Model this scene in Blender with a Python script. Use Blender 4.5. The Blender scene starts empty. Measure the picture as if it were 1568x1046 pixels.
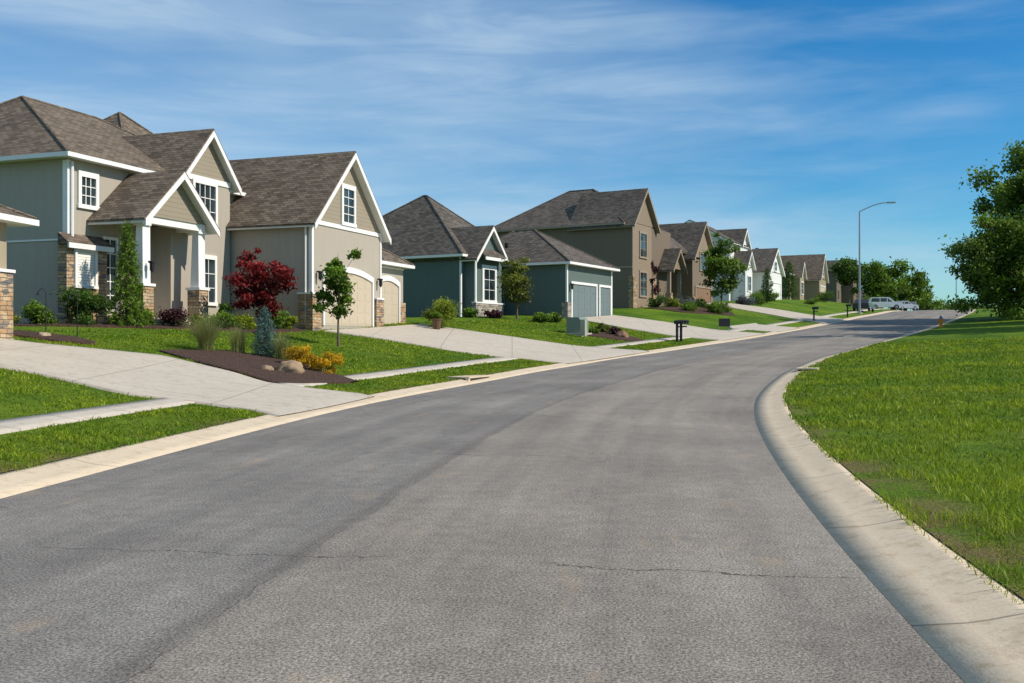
import bpy, math, random
import numpy as np
from mathutils import Vector
rng=np.random.default_rng(7); random.seed(3)
scene=bpy.context.scene

# ------------------------------------------------------------------ materials
class NT:
    def __init__(s,name):
        s.mat=bpy.data.materials.new(name); s.mat.use_nodes=True
        s.t=s.mat.node_tree; s.b=s.t.nodes['Principled BSDF']
    def n(s,typ,**k):
        nd=s.t.nodes.new(typ)
        for a,v in k.items(): setattr(nd,a,v)
        return nd
    def put(s,sock,v):
        if isinstance(v,bpy.types.NodeSocket): s.t.links.new(v,sock)
        elif v is not None:
            if isinstance(v,(tuple,list)) and sock.type=='RGBA' and len(v)==3: v=(*v,1)
            sock.default_value=v
    def mix(s,f,a,b,blend='MIX'):
        m=s.n('ShaderNodeMix',data_type='RGBA',blend_type=blend)
        s.put(m.inputs[0],f); s.put(m.inputs[6],a); s.put(m.inputs[7],b); return m.outputs[2]
    def math(s,op,a,b=None,c=None):
        m=s.n('ShaderNodeMath',operation=op); s.put(m.inputs[0],a)
        if b is not None: s.put(m.inputs[1],b)
        if c is not None: s.put(m.inputs[2],c)
        return m.outputs[0]
    def ramp(s,v,lo,hi,a=0.,b=1.):
        m=s.n('ShaderNodeMapRange'); s.put(m.inputs[0],v)
        for i,x in zip((1,2,3,4),(lo,hi,a,b)): m.inputs[i].default_value=x
        return m.outputs[0]
    def co(s,kind='Object',scale=None):
        c=s.n('ShaderNodeTexCoord').outputs[kind]
        if scale:
            m=s.n('ShaderNodeMapping'); s.put(m.inputs[0],c); m.inputs[3].default_value=scale; c=m.outputs[0]
        return c
    def noise(s,co,scale,detail=4,rough=.55,dist=0):
        m=s.n('ShaderNodeTexNoise'); s.put(m.inputs['Vector'],co); m.inputs['Scale'].default_value=scale
        m.inputs['Detail'].default_value=detail; m.inputs['Roughness'].default_value=rough
        m.inputs['Distortion'].default_value=dist
        return m.outputs['Fac']
    def voro(s,co,scale,feat='F1',out='Distance'):
        m=s.n('ShaderNodeTexVoronoi',feature=feat); s.put(m.inputs['Vector'],co); m.inputs['Scale'].default_value=scale
        return m.outputs[out]
    def bump(s,h,strength=.3,dist=.01):
        m=s.n('ShaderNodeBump'); s.put(m.inputs['Height'],h); m.inputs['Strength'].default_value=strength
        m.inputs['Distance'].default_value=dist; s.t.links.new(m.outputs[0],s.b.inputs['Normal'])
    def col(s,c): s.put(s.b.inputs['Base Color'],c)
    def rough(s,r): s.put(s.b.inputs['Roughness'],r)

def mul(c,k): return tuple(x*k for x in c)
def basic(name,c,rough=.7,var=.12,scale=2.,bump=0.,bscale=80,metal=0.,spec=.3):
    m=NT(name); co=m.co()
    f=m.noise(co,scale,4)
    m.col(m.mix(f,mul(c,1-var),mul(c,1+var))); m.rough(rough)
    m.b.inputs['Metallic'].default_value=metal; m.b.inputs['Specular IOR Level'].default_value=spec
    if bump: m.bump(m.noise(co,bscale,3),bump,.01)
    return m.mat
def wall_mat(name,c):
    m=NT(name); uv=m.co('UV'); f=m.noise(m.co(),.7,4)
    sp=m.n('ShaderNodeSeparateXYZ'); m.put(sp.inputs[0],uv)
    groove=m.ramp(m.math('PINGPONG',sp.outputs[0],.2),0,.010)
    c1=m.mix(f,mul(c,.9),mul(c,1.08)); 
    low=m.ramp(m.noise(m.co('Object',(6,6,.5)),1.0,3),.35,.7)
    c1=m.mix(low,mul(c,.93),c1)
    c1=m.mix(groove,mul(c,.86),c1)
    m.col(c1); m.rough(.75); m.b.inputs['Specular IOR Level'].default_value=.25
    m.bump(m.math('ADD',groove,m.math('MULTIPLY',m.noise(m.co(),60,2),.3)),.25,.01)
    return m.mat
def siding_mat(name,c,step=.18):
    m=NT(name); uv=m.co('UV'); f=m.noise(m.co(),1.2,4)
    sp=m.n('ShaderNodeSeparateXYZ'); m.put(sp.inputs[0],uv)
    fr=m.math('FRACT',m.math('DIVIDE',sp.outputs[1],step))
    sh=m.ramp(fr,0.0,.14)
    m.col(m.mix(sh,mul(c,.5),m.mix(f,mul(c,.92),mul(c,1.08)))); m.rough(.7)
    m.bump(fr,.6,.02); return m.mat
def shingle_mat(name,c):
    m=NT(name); uv=m.co('UV')
    b=m.n('ShaderNodeTexBrick'); m.put(b.inputs['Vector'],uv)
    b.inputs['Scale'].default_value=1; b.inputs['Brick Width'].default_value=.33; b.inputs['Row Height'].default_value=.15
    b.inputs['Mortar Size'].default_value=.014; b.inputs['Mortar Smooth'].default_value=.3
    b.inputs['Color1'].default_value=(*mul(c,.62),1); b.inputs['Color2'].default_value=(*mul(c,1.4),1)
    b.inputs['Mortar'].default_value=(*mul(c,.35),1)
    big=m.noise(m.co(),.8,4); fine=m.noise(m.co(),30,2)
    cc=m.mix(m.ramp(fine,.3,.7),m.mix(1.,b.outputs['Color'],(.72,.72,.72),'MULTIPLY'),m.mix(1.,b.outputs['Color'],(1.25,1.25,1.25),'MULTIPLY'))
    cc=m.mix(m.ramp(big,.35,.65),m.mix(1.,cc,(.86,.86,.88),'MULTIPLY'),cc)
    m.col(cc); m.rough(.9); m.b.inputs['Specular IOR Level'].default_value=.15
    m.bump(b.outputs['Fac'],-.6,.015); return m.mat
def stone_mat(name,c1,c2,c3):
    m=NT(name); uv=m.co('UV')
    nz=m.n('ShaderNodeTexNoise'); m.put(nz.inputs['Vector'],uv); nz.inputs['Scale'].default_value=3.
    ad=m.n('ShaderNodeVectorMath',operation='MULTIPLY_ADD'); m.put(ad.inputs[0],nz.outputs['Color']); ad.inputs[1].default_value=(.10,.05,0); m.put(ad.inputs[2],uv)
    b=m.n('ShaderNodeTexBrick'); m.put(b.inputs['Vector'],ad.outputs[0]); b.offset_frequency=2; b.squash=.6; b.squash_frequency=3
    b.inputs['Scale'].default_value=1; b.inputs['Brick Width'].default_value=.38; b.inputs['Row Height'].default_value=.12
    b.inputs['Mortar Size'].default_value=.008; b.inputs['Bias'].default_value=0
    b.inputs['Color1'].default_value=(*c1,1); b.inputs['Color2'].default_value=(*c2,1); b.inputs['Mortar'].default_value=(.10,.08,.06,1)
    v=m.n('ShaderNodeTexVoronoi'); m.put(v.inputs['Vector'],m.co('UV',(2.6,8.3,1))); v.inputs['Scale'].default_value=1
    sp=m.n('ShaderNodeSeparateColor'); m.put(sp.inputs[0],v.outputs['Color'])
    cc=m.mix(m.ramp(sp.outputs[0],.3,.7),b.outputs['Color'],m.mix(b.outputs['Fac'],c3,(.10,.08,.06)))
    cc=m.mix(m.ramp(sp.outputs[1],.65,.9),cc,m.mix(b.outputs['Fac'],(.15,.14,.13),(.08,.07,.06)))
    m.col(cc); m.rough(.85); m.bump(m.math('ADD',m.math('MULTIPLY',b.outputs['Fac'],-1),m.noise(m.co(),12,3)),.9,.03); return m.mat
def glass_mat():
    m=NT('window_glass'); f=m.noise(m.co(),.6,2)
    m.col(m.mix(m.ramp(f,.4,.6),(.012,.02,.024),(.05,.07,.075))); m.rough(.06); m.b.inputs['Specular IOR Level'].default_value=.8; return m.mat
def asphalt_mat():
    m=NT('asphalt'); uv=m.co('UV')
    sp=m.n('ShaderNodeSeparateXYZ'); m.put(sp.inputs[0],uv); u,v=sp.outputs[0],sp.outputs[1]
    big=m.noise(uv,.3,4,.6); streak=m.noise(m.co('UV',(1.1,.05,1)),1.6,3,.6)
    sp1=m.noise(uv,52,2,.8); sp2=m.voro(uv,70); mid=m.noise(uv,5,4,.7)
    A=(.215,.192,.166); B=(.315,.284,.243)
    c=m.mix(m.ramp(big,.32,.68),A,B)
    c=m.mix(m.ramp(streak,.38,.62),m.mix(1.,c,(.83,.83,.84),'MULTIPLY'),c)
    c=m.mix(m.ramp(mid,.35,.65),m.mix(1.,c,(.87,.87,.87),'MULTIPLY'),m.mix(1.,c,(1.09,1.09,1.09),'MULTIPLY'))
    c=m.mix(m.ramp(sp1,.38,.62),m.mix(1.,c,(.46,.46,.47),'MULTIPLY'),m.mix(1.,c,(1.34,1.33,1.31),'MULTIPLY'))
    c=m.mix(m.ramp(sp2,.0,.3),m.mix(1.,c,(1.6,1.57,1.5),'MULTIPLY'),c)
    wp=m.math('ABSOLUTE',m.math('SUBTRACT',m.math('ABSOLUTE',m.math('SUBTRACT',m.math('ABSOLUTE',u),2.0)),.78))
    c=m.mix(m.math('MULTIPLY',m.ramp(wp,.0,.5,1.,0.),.6),c,m.mix(1.,c,(1.15,1.14,1.12),'MULTIPLY'))
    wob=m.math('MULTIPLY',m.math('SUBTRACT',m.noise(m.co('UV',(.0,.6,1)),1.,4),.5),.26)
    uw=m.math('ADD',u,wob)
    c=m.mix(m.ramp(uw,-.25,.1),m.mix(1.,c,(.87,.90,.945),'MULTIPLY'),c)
    seam=m.ramp(m.math('ABSOLUTE',m.math('ADD',uw,.06)),.02,.13)
    c=m.mix(seam,m.mix(1.,c,(.78,.78,.79),'MULTIPLY'),c)
    seam2=m.ramp(m.math('ABSOLUTE',m.math('ADD',m.math('MULTIPLY',m.math('SUBTRACT',mid,.5),.16),uw)),.002,.011)
    seam2=m.math('MAXIMUM',seam2,m.ramp(m.noise(uv,.9,2),.46,.54))
    c=m.mix(seam2,m.mix(1.,c,(.6,.6,.6),'MULTIPLY'),c)
    wn=m.noise(uv,1.3,5,.7)
    tv=m.math('ADD',v,m.math('ADD',m.math('MULTIPLY',wn,.6),m.math('MULTIPLY',u,.04)))
    tr=m.ramp(m.math('PINGPONG',m.math('ADD',tv,-1.35),3.1),.004,.013)
    tr=m.math('MAXIMUM',tr,m.math('SUBTRACT',1.,m.ramp(m.noise(uv,.55,2),.42,.50)))
    lu=m.math('ADD',u,m.math('MULTIPLY',m.noise(uv,.8,5,.7),1.6))
    lc=m.ramp(m.math('PINGPONG',lu,1.35),.003,.010)
    lc=m.math('MAXIMUM',lc,m.math('SUBTRACT',1.,m.ramp(m.noise(m.co('UV',(1,1,1)),.42,2),.54,.60)))
    tr=m.math('MULTIPLY',tr,lc)
    c=m.mix(tr,mul(A,.33),c)
    st=m.ramp(m.noise(uv,.8,3),.64,.76); c=m.mix(m.math('MULTIPLY',st,.45),c,mul(A,.5))
    st2=m.ramp(m.noise(m.co('UV',(1,.4,1)),1.7,3),.62,.74); c=m.mix(m.math('MULTIPLY',st2,.4),c,(.38,.285,.18))
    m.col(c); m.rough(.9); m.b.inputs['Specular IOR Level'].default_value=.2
    h=m.math('ADD',m.math('MULTIPLY',sp2,1.),m.math('MULTIPLY',sp1,.8))
    m.bump(m.math('ADD',h,tr),.5,.007)
    return m.mat
def concrete_mat(name,c,joint=1.5,jx=True):
    m=NT(name); uv=m.co('UV'); sp=m.n('ShaderNodeSeparateXYZ'); m.put(sp.inputs[0],uv)
    f=m.noise(m.co(),.8,5,.65); g=m.noise(m.co(),35,2,.7); h=m.noise(m.co(),5,4,.7)
    cc=m.mix(f,mul(c,.84),mul(c,1.1)); cc=m.mix(m.ramp(g,.3,.7),m.mix(1.,cc,(.86,.86,.86),'MULTIPLY'),cc)
    cc=m.mix(m.ramp(h,.52,.75),cc,m.mix(1.,cc,(.72,.66,.57),'MULTIPLY'))
    j=m.ramp(m.math('PINGPONG',sp.outputs[1],joint),.006,.018)
    if jx: j=m.math('MULTIPLY',j,m.ramp(m.math('PINGPONG',sp.outputs[0],joint),.006,.018))
    cc=m.mix(j,mul(c,.45),cc)
    m.col(cc); m.rough(.85); m.b.inputs['Specular IOR Level'].default_value=.2; m.bump(m.math('ADD',g,m.math('MULTIPLY',j,3.)),.4,.006); return m.mat
def grass_mat(name='lawn_turf'):
    m=NT(name); co=m.co(); a=m.noise(co,.22,3,.6); b=m.noise(co,2.2,4,.7); g=m.noise(co,26,3,.8)
    c=m.mix(m.ramp(a,.38,.62),(.070,.155,.011),(.155,.245,.020))
    c=m.mix(m.ramp(b,.3,.7),m.mix(1.,c,(.6,.68,.5),'MULTIPLY'),m.mix(1.,c,(1.3,1.2,1.1),'MULTIPLY'))
    c=m.mix(m.ramp(g,.35,.65),m.mix(1.,c,(.45,.5,.45),'MULTIPLY'),m.mix(1.,c,(1.3,1.25,1.2),'MULTIPLY'))
    sp=m.n('ShaderNodeSeparateXYZ'); m.put(sp.inputs[0],m.co('UV'))
    nb=m.noise(co,.9,4,.6)
    edge=m.math('MULTIPLY',m.ramp(m.math('ABSOLUTE',sp.outputs[0]),4.75,5.6,1.,0.),m.ramp(nb,.42,.55))
    d=m.math('MAXIMUM',m.math('MULTIPLY',m.ramp(nb,.62,.74),.5),m.math('MULTIPLY',edge,.9)); c=m.mix(d,c,m.mix(g,(.11,.07,.03),(.28,.20,.10)))
    m.col(c); m.rough(.9); m.b.inputs['Specular IOR Level'].default_value=.1
    m.bump(m.math('ADD',g,b),1.,.06); return m.mat
def leaf_mat(name,c,var=.55,trans=.35,hue=(1.25,1.1,.6),patchy=0.):
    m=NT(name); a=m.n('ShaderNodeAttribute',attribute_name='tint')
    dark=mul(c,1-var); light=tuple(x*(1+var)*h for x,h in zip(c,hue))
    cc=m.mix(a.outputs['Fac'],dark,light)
    if patchy:
        n=m.noise(m.co(),.33,4,.65); n2=m.noise(m.co(),1.9,3,.6)
        cc=m.mix(m.ramp(n,.40,.60),m.mix(1.,cc,(.72,.82,.8),'MULTIPLY'),m.mix(1.,cc,(1.28,1.10,1.),'MULTIPLY'))
        cc=m.mix(m.ramp(n2,.56,.72),cc,m.mix(1.,cc,(1.5,1.2,1.3),'MULTIPLY'))
    m.col(cc); m.rough(.55); m.b.inputs['Specular IOR Level'].default_value=.25
    tr=m.n('ShaderNodeBsdfTranslucent'); m.t.links.new(cc,tr.inputs[0])
    ms=m.n('ShaderNodeMixShader'); ms.inputs[0].default_value=trans
    m.t.links.new(m.b.outputs[0],ms.inputs[1]); m.t.links.new(tr.outputs[0],ms.inputs[2])
    m.t.links.new(ms.outputs[0],m.t.nodes['Material Output'].inputs[0]); return m.mat
def mulch_mat():
    m=NT('bark_mulch'); co=m.co(); v=m.voro(co,22); n=m.noise(co,14,4,.8)
    c=m.mix(m.ramp(n,.35,.65),(.018,.009,.006),(.13,.062,.037)); m.col(c); m.rough(.95); m.bump(m.math('ADD',v,n),1.,.06); return m.mat

M=dict(
 glass=glass_mat(), asphalt=asphalt_mat(),
 curb=concrete_mat('curb_concrete',(.62,.51,.37),1.5,False),
 walk=concrete_mat('sidewalk_concrete',(.52,.465,.39),.75,False),
 drive=concrete_mat('driveway_concrete',(.52,.46,.38),1.5),
 turf=grass_mat(), mulch=mulch_mat(),
 white=basic('white_trim_paint',(.78,.77,.74),.5,.05),
 roof=shingle_mat('brown_shingles',(.168,.132,.098)),
 roofg=shingle_mat('grey_shingles',(.125,.108,.090)),
 stone=stone_mat('ledgestone',(.44,.25,.11),(.30,.21,.13),(.52,.38,.23)),
 stoneg=stone_mat('grey_ledgestone',(.36,.29,.22),(.22,.20,.18),(.46,.41,.35)),
 wood=basic('tree_bark',(.13,.10,.075),.9,.3,8,.6,30),
 metal=basic('galvanised_metal',(.32,.34,.36),.45,.1,3,0,80,.6),
 black=basic('black_metal',(.02,.02,.022),.45,.1),
 tan_door=basic('tan_door_paint',(.50,.42,.31),.55,.05,1.2),
 grey_door=basic('slate_door_paint',(.15,.19,.19),.5,.05,1.2),
 brown_door=basic('brown_door_paint',(.22,.13,.075),.5,.05,1.2),
 blind=basic('window_blind',(.80,.78,.72),.7,.05),
)
# ------------------------------------------------------------------ mesh utils
def mk_obj(name,verts,faces,mat,parent=None,uv=None,smooth=False,tint=None):
    me=bpy.data.meshes.new(name)
    if isinstance(verts,np.ndarray) and isinstance(faces,np.ndarray):
        nv,nf,k=len(verts),len(faces),faces.shape[1]
        me.vertices.add(nv); me.vertices.foreach_set('co',verts.astype(np.float32).ravel())
        me.loops.add(nf*k); me.loops.foreach_set('vertex_index',faces.astype(np.int32).ravel())
        me.polygons.add(nf); me.polygons.foreach_set('loop_start',np.arange(0,nf*k,k,dtype=np.int32))
        me.update(calc_edges=True)
    else:
        me.from_pydata([tuple(v) for v in verts],[],faces); me.update()
    if uv is not None:
        l=me.uv_layers.new(name='UVMap'); l.data.foreach_set('uv',np.asarray(uv,dtype=np.float32).ravel())
    if tint is not None:
        a=me.attributes.new('tint','FLOAT','FACE'); a.data.foreach_set('value',tint.astype(np.float32))
    if smooth: me.polygons.foreach_set('use_smooth',np.ones(len(me.polygons),dtype=bool))
    me.materials.append(mat)
    o=bpy.data.objects.new(name,me); scene.collection.objects.link(o)
    if parent: o.parent=parent
    return o
def empty(name,loc=(0,0,0),rz=0.):
    e=bpy.data.objects.new(name,None); e.location=loc; e.rotation_euler=(0,0,rz); e.empty_display_size=.5
    scene.collection.objects.link(e); return e
def grid_obj(name,P,UV,mat,parent=None,smooth=True):
    n,m=P.shape[:2]; idx=np.arange(n*m).reshape(n,m)
    f=np.stack([idx[:-1,:-1],idx[1:,:-1],idx[1:,1:],idx[:-1,1:]],-1).reshape(-1,4)
    uv=UV.reshape(-1,2)[f.ravel()]
    return mk_obj(name,P.reshape(-1,3),f,mat,parent,uv,smooth)

class Bld:
    def __init__(s,name,loc=(0,0,0),rz=0.): s.e=empty(name,loc,rz); s.p={}
    def part(s,name,mat): s.p[name]=[[],[],mat]; return s
    def poly(s,part,pts):
        V,F,_=s.p[part]; i=len(V); V.extend([tuple(p) for p in pts]); F.append(tuple(range(i,i+len(pts))))
    def prism(s,part,pts,off):
        q=[(p[0]+off[0],p[1]+off[1],p[2]+off[2]) for p in pts]
        s.poly(part,pts); s.poly(part,q[::-1]); n=len(pts)
        for i in range(n): j=(i+1)%n; s.poly(part,[pts[j],pts[i],q[i],q[j]])
    def box(s,part,x0,x1,y0,y1,z0,z1):
        s.prism(part,[(x0,y0,z0),(x1,y0,z0),(x1,y1,z0),(x0,y1,z0)],(0,0,z1-z0))
    def tube(s,part,p0,p1,r0,r1,n=8):
        p0=Vector(p0);p1=Vector(p1);d=(p1-p0).normalized(); a=d.orthogonal().normalized(); b=d.cross(a)
        A=[p0+(a*math.cos(t)+b*math.sin(t))*r0 for t in [2*math.pi*i/n for i in range(n)]]
        B=[p1+(a*math.cos(t)+b*math.sin(t))*r1 for t in [2*math.pi*i/n for i in range(n)]]
        for i in range(n): j=(i+1)%n; s.poly(part,[A[i],A[j],B[j],B[i]])
        s.poly(part,A[::-1]); s.poly(part,B)
    def fb(s,part,face,pl,u0,u1,z0,z1,d0,d1):
        if face=='F': s.box(part,pl+d0,pl+d1,u0,u1,z0,z1)
        else: s.box(part,u0,u1,pl-d1,pl-d0,z0,z1)
    def gable(s,a0,a1,b0,b1,z,rise,axis='x',ov=.35,f0=True,f1=True,wall='gable_siding',roof='roof',ovf=.35):
        P=(lambda a,b,zz:(a,b,zz)) if axis=='x' else (lambda a,b,zz:(b,a,zz))
        bc=(b0+b1)/2; h=(b1-b0)/2; m=rise/h
        A0=a0-(ovf if f0 else 0); A1=a1+(ovf if f1 else 0)
        for sg,be in ((-1,b0-ov),(1,b1+ov)):
            ze=z-m*ov
            for part,t0,t1,ex in ((roof,.22,.14,.03),('trim',.14,.0,0)):
                sec=[(be+sg*ex*2,ze+t1-m*ex*2),(bc,z+rise+t1),(bc,z+rise+t0),(be+sg*ex*2,ze+t0-m*ex*2)]
                s.prism(part,[P(A0-ex,b,zz) for b,zz in sec],[c for c in (P(A1-A0+2*ex,0,0))])
            # rake boards
            for fl,aa,th in ((f0,A0-.0,-.05),(f1,A1+.0,.05)):
                if fl:
                    sec=[(be,ze-.13),(bc,z+rise-.13),(bc,z+rise+.13),(be,ze+.13)]
                    s.prism('trim',[P(aa,b,zz) for b,zz in sec],P(th,0,0))
        for fl,aa,th in ((f0,a0,.15),(f1,a1,-.15)):
            if fl: s.prism(wall,[P(aa,b0,z),P(aa,b1,z),P(aa,bc,z+rise)],P(th,0,0))
    def hip(s,x0,x1,y0,y1,z,rise,axis='y',i0=None,i1=None,ov=.4,roof='roof'):
        x0-=ov;x1+=ov;y0-=ov;y1+=ov
        if axis=='y':
            xc=(x0+x1)/2; R0=(xc,y0+i0+ov,z+rise); R1=(xc,y1-i1-ov,z+rise)
        else:
            yc=(y0+y1)/2; R0=(x0+i0+ov,yc,z+rise); R1=(x1-i1-ov,yc,z+rise)
        A,B,C,D=(x0,y0,z),(x1,y0,z),(x1,y1,z),(x0,y1,z)
        if axis=='y': fs=[(A,B,R0),(B,C,R1,R0),(C,D,R1),(D,A,R0,R1)]
        else: fs=[(A,B,R1,R0),(B,C,R1),(C,D,R0,R1),(D,A,R0)]
        for f in fs: s.poly(roof,f)
        # hip / ridge caps
        for p,q in ((A,R0),(R0,R1)) : s.tube(roof,p,q,.07,.07,5)
        s.tube(roof,B,R0 if axis=='y' else R1,.07,.07,5); s.tube(roof,C,R1,.07,.07,5)
        w=.06
        s.box('trim',x1-.1,x1+w,y0-w,y1+w,z-.17,z-.015); s.box('trim',x0-w,x0+.1,y0-w,y1+w,z-.17,z-.015)
        s.box('trim',x0+.1,x1-.1,y0-w,y0+.1,z-.17,z-.015); s.box('trim',x0+.1,x1-.1,y1-.1,y1+w,z-.17,z-.015)
        s.box('trim',x0+.1,x1-.1,y0+.1,y1-.1,z-.15,z-.12)
    def win(s,face,pl,u0,u1,z0,z1,cols=2,rows=2,tr=.12,blind=False):
        s.fb('trim',face,pl,u0-tr,u1+tr,z1,z1+tr*1.3,-.02,.08); s.fb('trim',face,pl,u0-tr-.03,u1+tr+.03,z0-tr,z0,-.02,.10)
        s.fb('trim',face,pl,u0-tr,u0,z0,z1,-.02,.08); s.fb('trim',face,pl,u1,u1+tr,z0,z1,-.02,.08)
        s.fb('glass',face,pl,u0,u1,z0,z1,-.02,.012)
        if blind:
            nb=int((z1-z0)/.09)
            for i in range(nb):
                za=z0+(z1-z0)*i/nb; s.fb('blind',face,pl,u0+.02,u1-.02,za+.002,za+(z1-z0)/nb-.008,.014,.03)
        for i in range(1,cols):
            u=u0+(u1-u0)*i/cols; s.fb('trim',face,pl,u-.016,u+.016,z0,z1,.02,.045)
        for i in range(1,rows):
            z=z0+(z1-z0)*i/rows; s.fb('trim',face,pl,u0,u1,z-.016,z+.016,.022,.047)
    def garage(s,face,pl,u0,u1,z1,cols=4,tr=.14,arch=0.):
        s.fb('garage_door',face,pl,u0,u1,0,z1,-.02,.015)
        rh=z1/4; cw=(u1-u0)/cols
        for r in range(4):
            for c in range(cols):
                s.fb('garage_door',face,pl,u0+c*cw+.09,u0+(c+1)*cw-.09,r*rh+.08,(r+1)*rh-.08,.01,.024)
        s.fb('trim',face,pl,u0-tr,u0,0,z1,-.02,.09); s.fb('trim',face,pl,u1,u1+tr,0,z1,-.02,.09)
        if not arch: s.fb('trim',face,pl,u0-tr,u1+tr,z1,z1+tr,-.02,.09)
        else:
            n=14; w=u1-u0+2*tr
            f=lambda t:4*t*(1-t)
            for i in range(n):
                ta,tb=i/n,(i+1)/n
                za=z1+arch*f(ta); zb=z1+arch*f(tb); ya,yb=u0-tr+w*ta,u0-tr+w*tb
                s.prism('trim',[(pl,ya,za-.16),(pl,yb,zb-.16),(pl,yb,zb+.1),(pl,ya,za+.1)],(.085,0,0))
                s.prism('garage_door',[(pl,ya,z1-.05),(pl,yb,z1-.05),(pl,yb,zb-.1),(pl,ya,za-.1)],(.02,0,0))
    def lamp(s,pl,y,z):
        s.box('fixtures',pl,pl+.12,y-.03,y+.03,z+.2,z+.26); s.box('fixtures',pl+.08,pl+.24,y-.08,y+.08,z+.17,z+.24)
        s.box('fixtures',pl+.10,pl+.22,y-.06,y+.06,z-.1,z+.17); s.box('fixtures',pl+.13,pl+.19,y-.03,y+.03,z-.16,z-.1)
    def fin(s):
        for nm,(V,F,mat) in s.p.items():
            if not F: continue
            uv=[]
            for f in F:
                p=[Vector(V[i]) for i in f]; n=Vector((0,0,0))
                for i in range(len(p)): n+=p[i].cross(p[(i+1)%len(p)])
                if n.length<1e-9: n=Vector((0,0,1))
                n.normalize(); h=Vector((0,0,1)).cross(n)
                if h.length<1e-3: h=Vector((1,0,0))
                h.normalize(); v=n.cross(h)
                if v.z<0: v=-v
                uv.extend([(q.dot(h),q.dot(v)) for q in p])
            mk_obj(nm,V,F,mat,s.e,uv)
        return s.e
def house(name,loc,rz,wall,roof,stone,door,sid,trim=None):
    b=Bld(name,loc,rz)
    for n,m in (('walls',wall),('gable_siding',sid),('roof',roof),('trim',trim or M['white']),('glass',M['glass']),('blind',M['blind']),
                ('garage_door',door),('stonework',stone),('fixtures',M['black']),('foundation',M['walk'])): b.part(n,m)
    return b

# ------------------------------------------------------------------ road alignment & terrain
YC=np.array([-60,-30,-10,5,10,14.6,20,25,30,36,44,54,64,76,90,100,110,125,150,175,220,320,600,1500.])
XC=np.array([-5.,-4.4,-2.95,-1.74,-1.17,-.52,.38,1.6,3.15,5.3,8.8,14.3,20.2,27,34.7,40.0,45.2,52.5,64.2,75.5,95,137,255,635.])
ZY=np.array([-60,0,10,20,30,40,50,60,76,100,125,150,175,200,260,400,1500.])
ZZ=np.array([0,0,0,.1,.3,.65,1.1,1.65,2.6,4.1,5.4,6.3,6.9,7.1,6.6,5.,0.])
yy=np.arange(-60,700,.5); k=np.hanning(19); k/=k.sum()
def sm(a,k=k): 
    p=len(k)//2; return np.convolve(np.concatenate([2*a[0]-a[p:0:-1],a,2*a[-1]-a[-2:-p-2:-1]]),k,'valid')
xx=sm(np.interp(yy,YC,XC)); zz=sm(np.interp(yy,ZY,ZZ)); 
T=np.stack([np.gradient(xx,yy),np.ones_like(yy)],1); T/=np.linalg.norm(T,axis=1)[:,None]
T=np.stack([sm(T[:,0]),sm(T[:,1])],1)
C=np.stack([xx,yy],1)
S=np.concatenate([[0],np.cumsum(np.linalg.norm(np.diff(C,axis=0),axis=1))]); S-=np.interp(0,yy,S)
HWt=sm(np.interp(yy,[0,5,10,20,54,90,120],[3.74,3.84,4.02,4.35,4.35,4.5,4.5]))
def hw(s): return np.interp(s,S,HWt)
E=np.linspace(0,90,1801)
def mkrise(e,r):
    a=np.interp(E,e,r); kk=np.hanning(31); kk/=kk.sum(); b=sm(a,kk); w=np.clip((E-.7)/.8,0,1); return a*(1-w)+b*w
RL=mkrise([0,.35,.7,2,3.6,7,9,12,14,30,90],[0,.02,.10,.23,.42,1.0,1.3,1.72,1.85,2.0,2.6])
RR=mkrise([0,.35,.7,3,8,20,60,90],[0,.02,.10,.18,.35,.8,1.1,1.1])
def riseL(e): return np.interp(e,E,RL)
def riseR(e): return np.interp(e,E,RR)
def sd2w(s,d):
    s=np.asarray(s,float); d=np.asarray(d,float)
    cx,cy=np.interp(s,S,C[:,0]),np.interp(s,S,C[:,1]); tx,ty=np.interp(s,S,T[:,0]),np.interp(s,S,T[:,1])
    l=np.hypot(tx,ty); return cx+d*ty/l, cy-d*tx/l
def w2sd(x,y):
    x=np.atleast_1d(np.asarray(x,float)).ravel(); y=np.atleast_1d(np.asarray(y,float)).ravel()
    so=np.empty_like(x); do=np.empty_like(x)
    for a in range(0,len(x),20000):
        X,Y=x[a:a+20000],y[a:a+20000]
        i=np.argmin((X[:,None]-C[None,:,0])**2+(Y[:,None]-C[None,:,1])**2,1)
        dx,dy=X-C[i,0],Y-C[i,1]; so[a:a+20000]=S[i]+dx*T[i,0]+dy*T[i,1]; do[a:a+20000]=dx*T[i,1]-dy*T[i,0]
    return so,do
def Gsd(s,d):
    e=np.abs(d)-hw(s); z=np.interp(s,S,zz)
    return z+np.where(e<0,0,np.where(d<0,riseL(np.clip(e,0,90)),riseR(np.clip(e,0,90))))
def G(x,y):
    s,d=w2sd(x,y); r=Gsd(s,d); return float(r[0]) if np.ndim(x)==0 else r

# far ground sheet to the horizon (lies below the lawns)
ax=np.unique(np.concatenate([np.arange(-120,220,10.),[-2500,-1500,-900,-500,-300,-200,300,450,700,1100,1700,2500]]))
ay=np.unique(np.concatenate([np.arange(-60,320,10.),[-1500,-600,-250,-120,400,550,700,900,1300,2000,3000]]))
X,Y=np.meshgrid(ax,ay,indexing='ij'); Z=G(X.ravel(),Y.ravel()).reshape(X.shape)-1.2
grid_obj('ground',np.stack([X,Y,Z],-1),np.stack([X+5000,Y],-1),M['turf'])
def strip(name,ss,eds,side,zf,mat,parent=None,smooth=True):
    s=np.asarray(ss)[:,None]*np.ones(len(eds)); e=np.asarray(eds)[None,:]*np.ones((len(ss),1))
    d=side*(e+hw(s)); x,y=sd2w(s,d); z=zf(s,e)
    return grid_obj(name,np.stack([x,y,z],-1),np.stack([d,s],-1),mat,parent,smooth)
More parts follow.
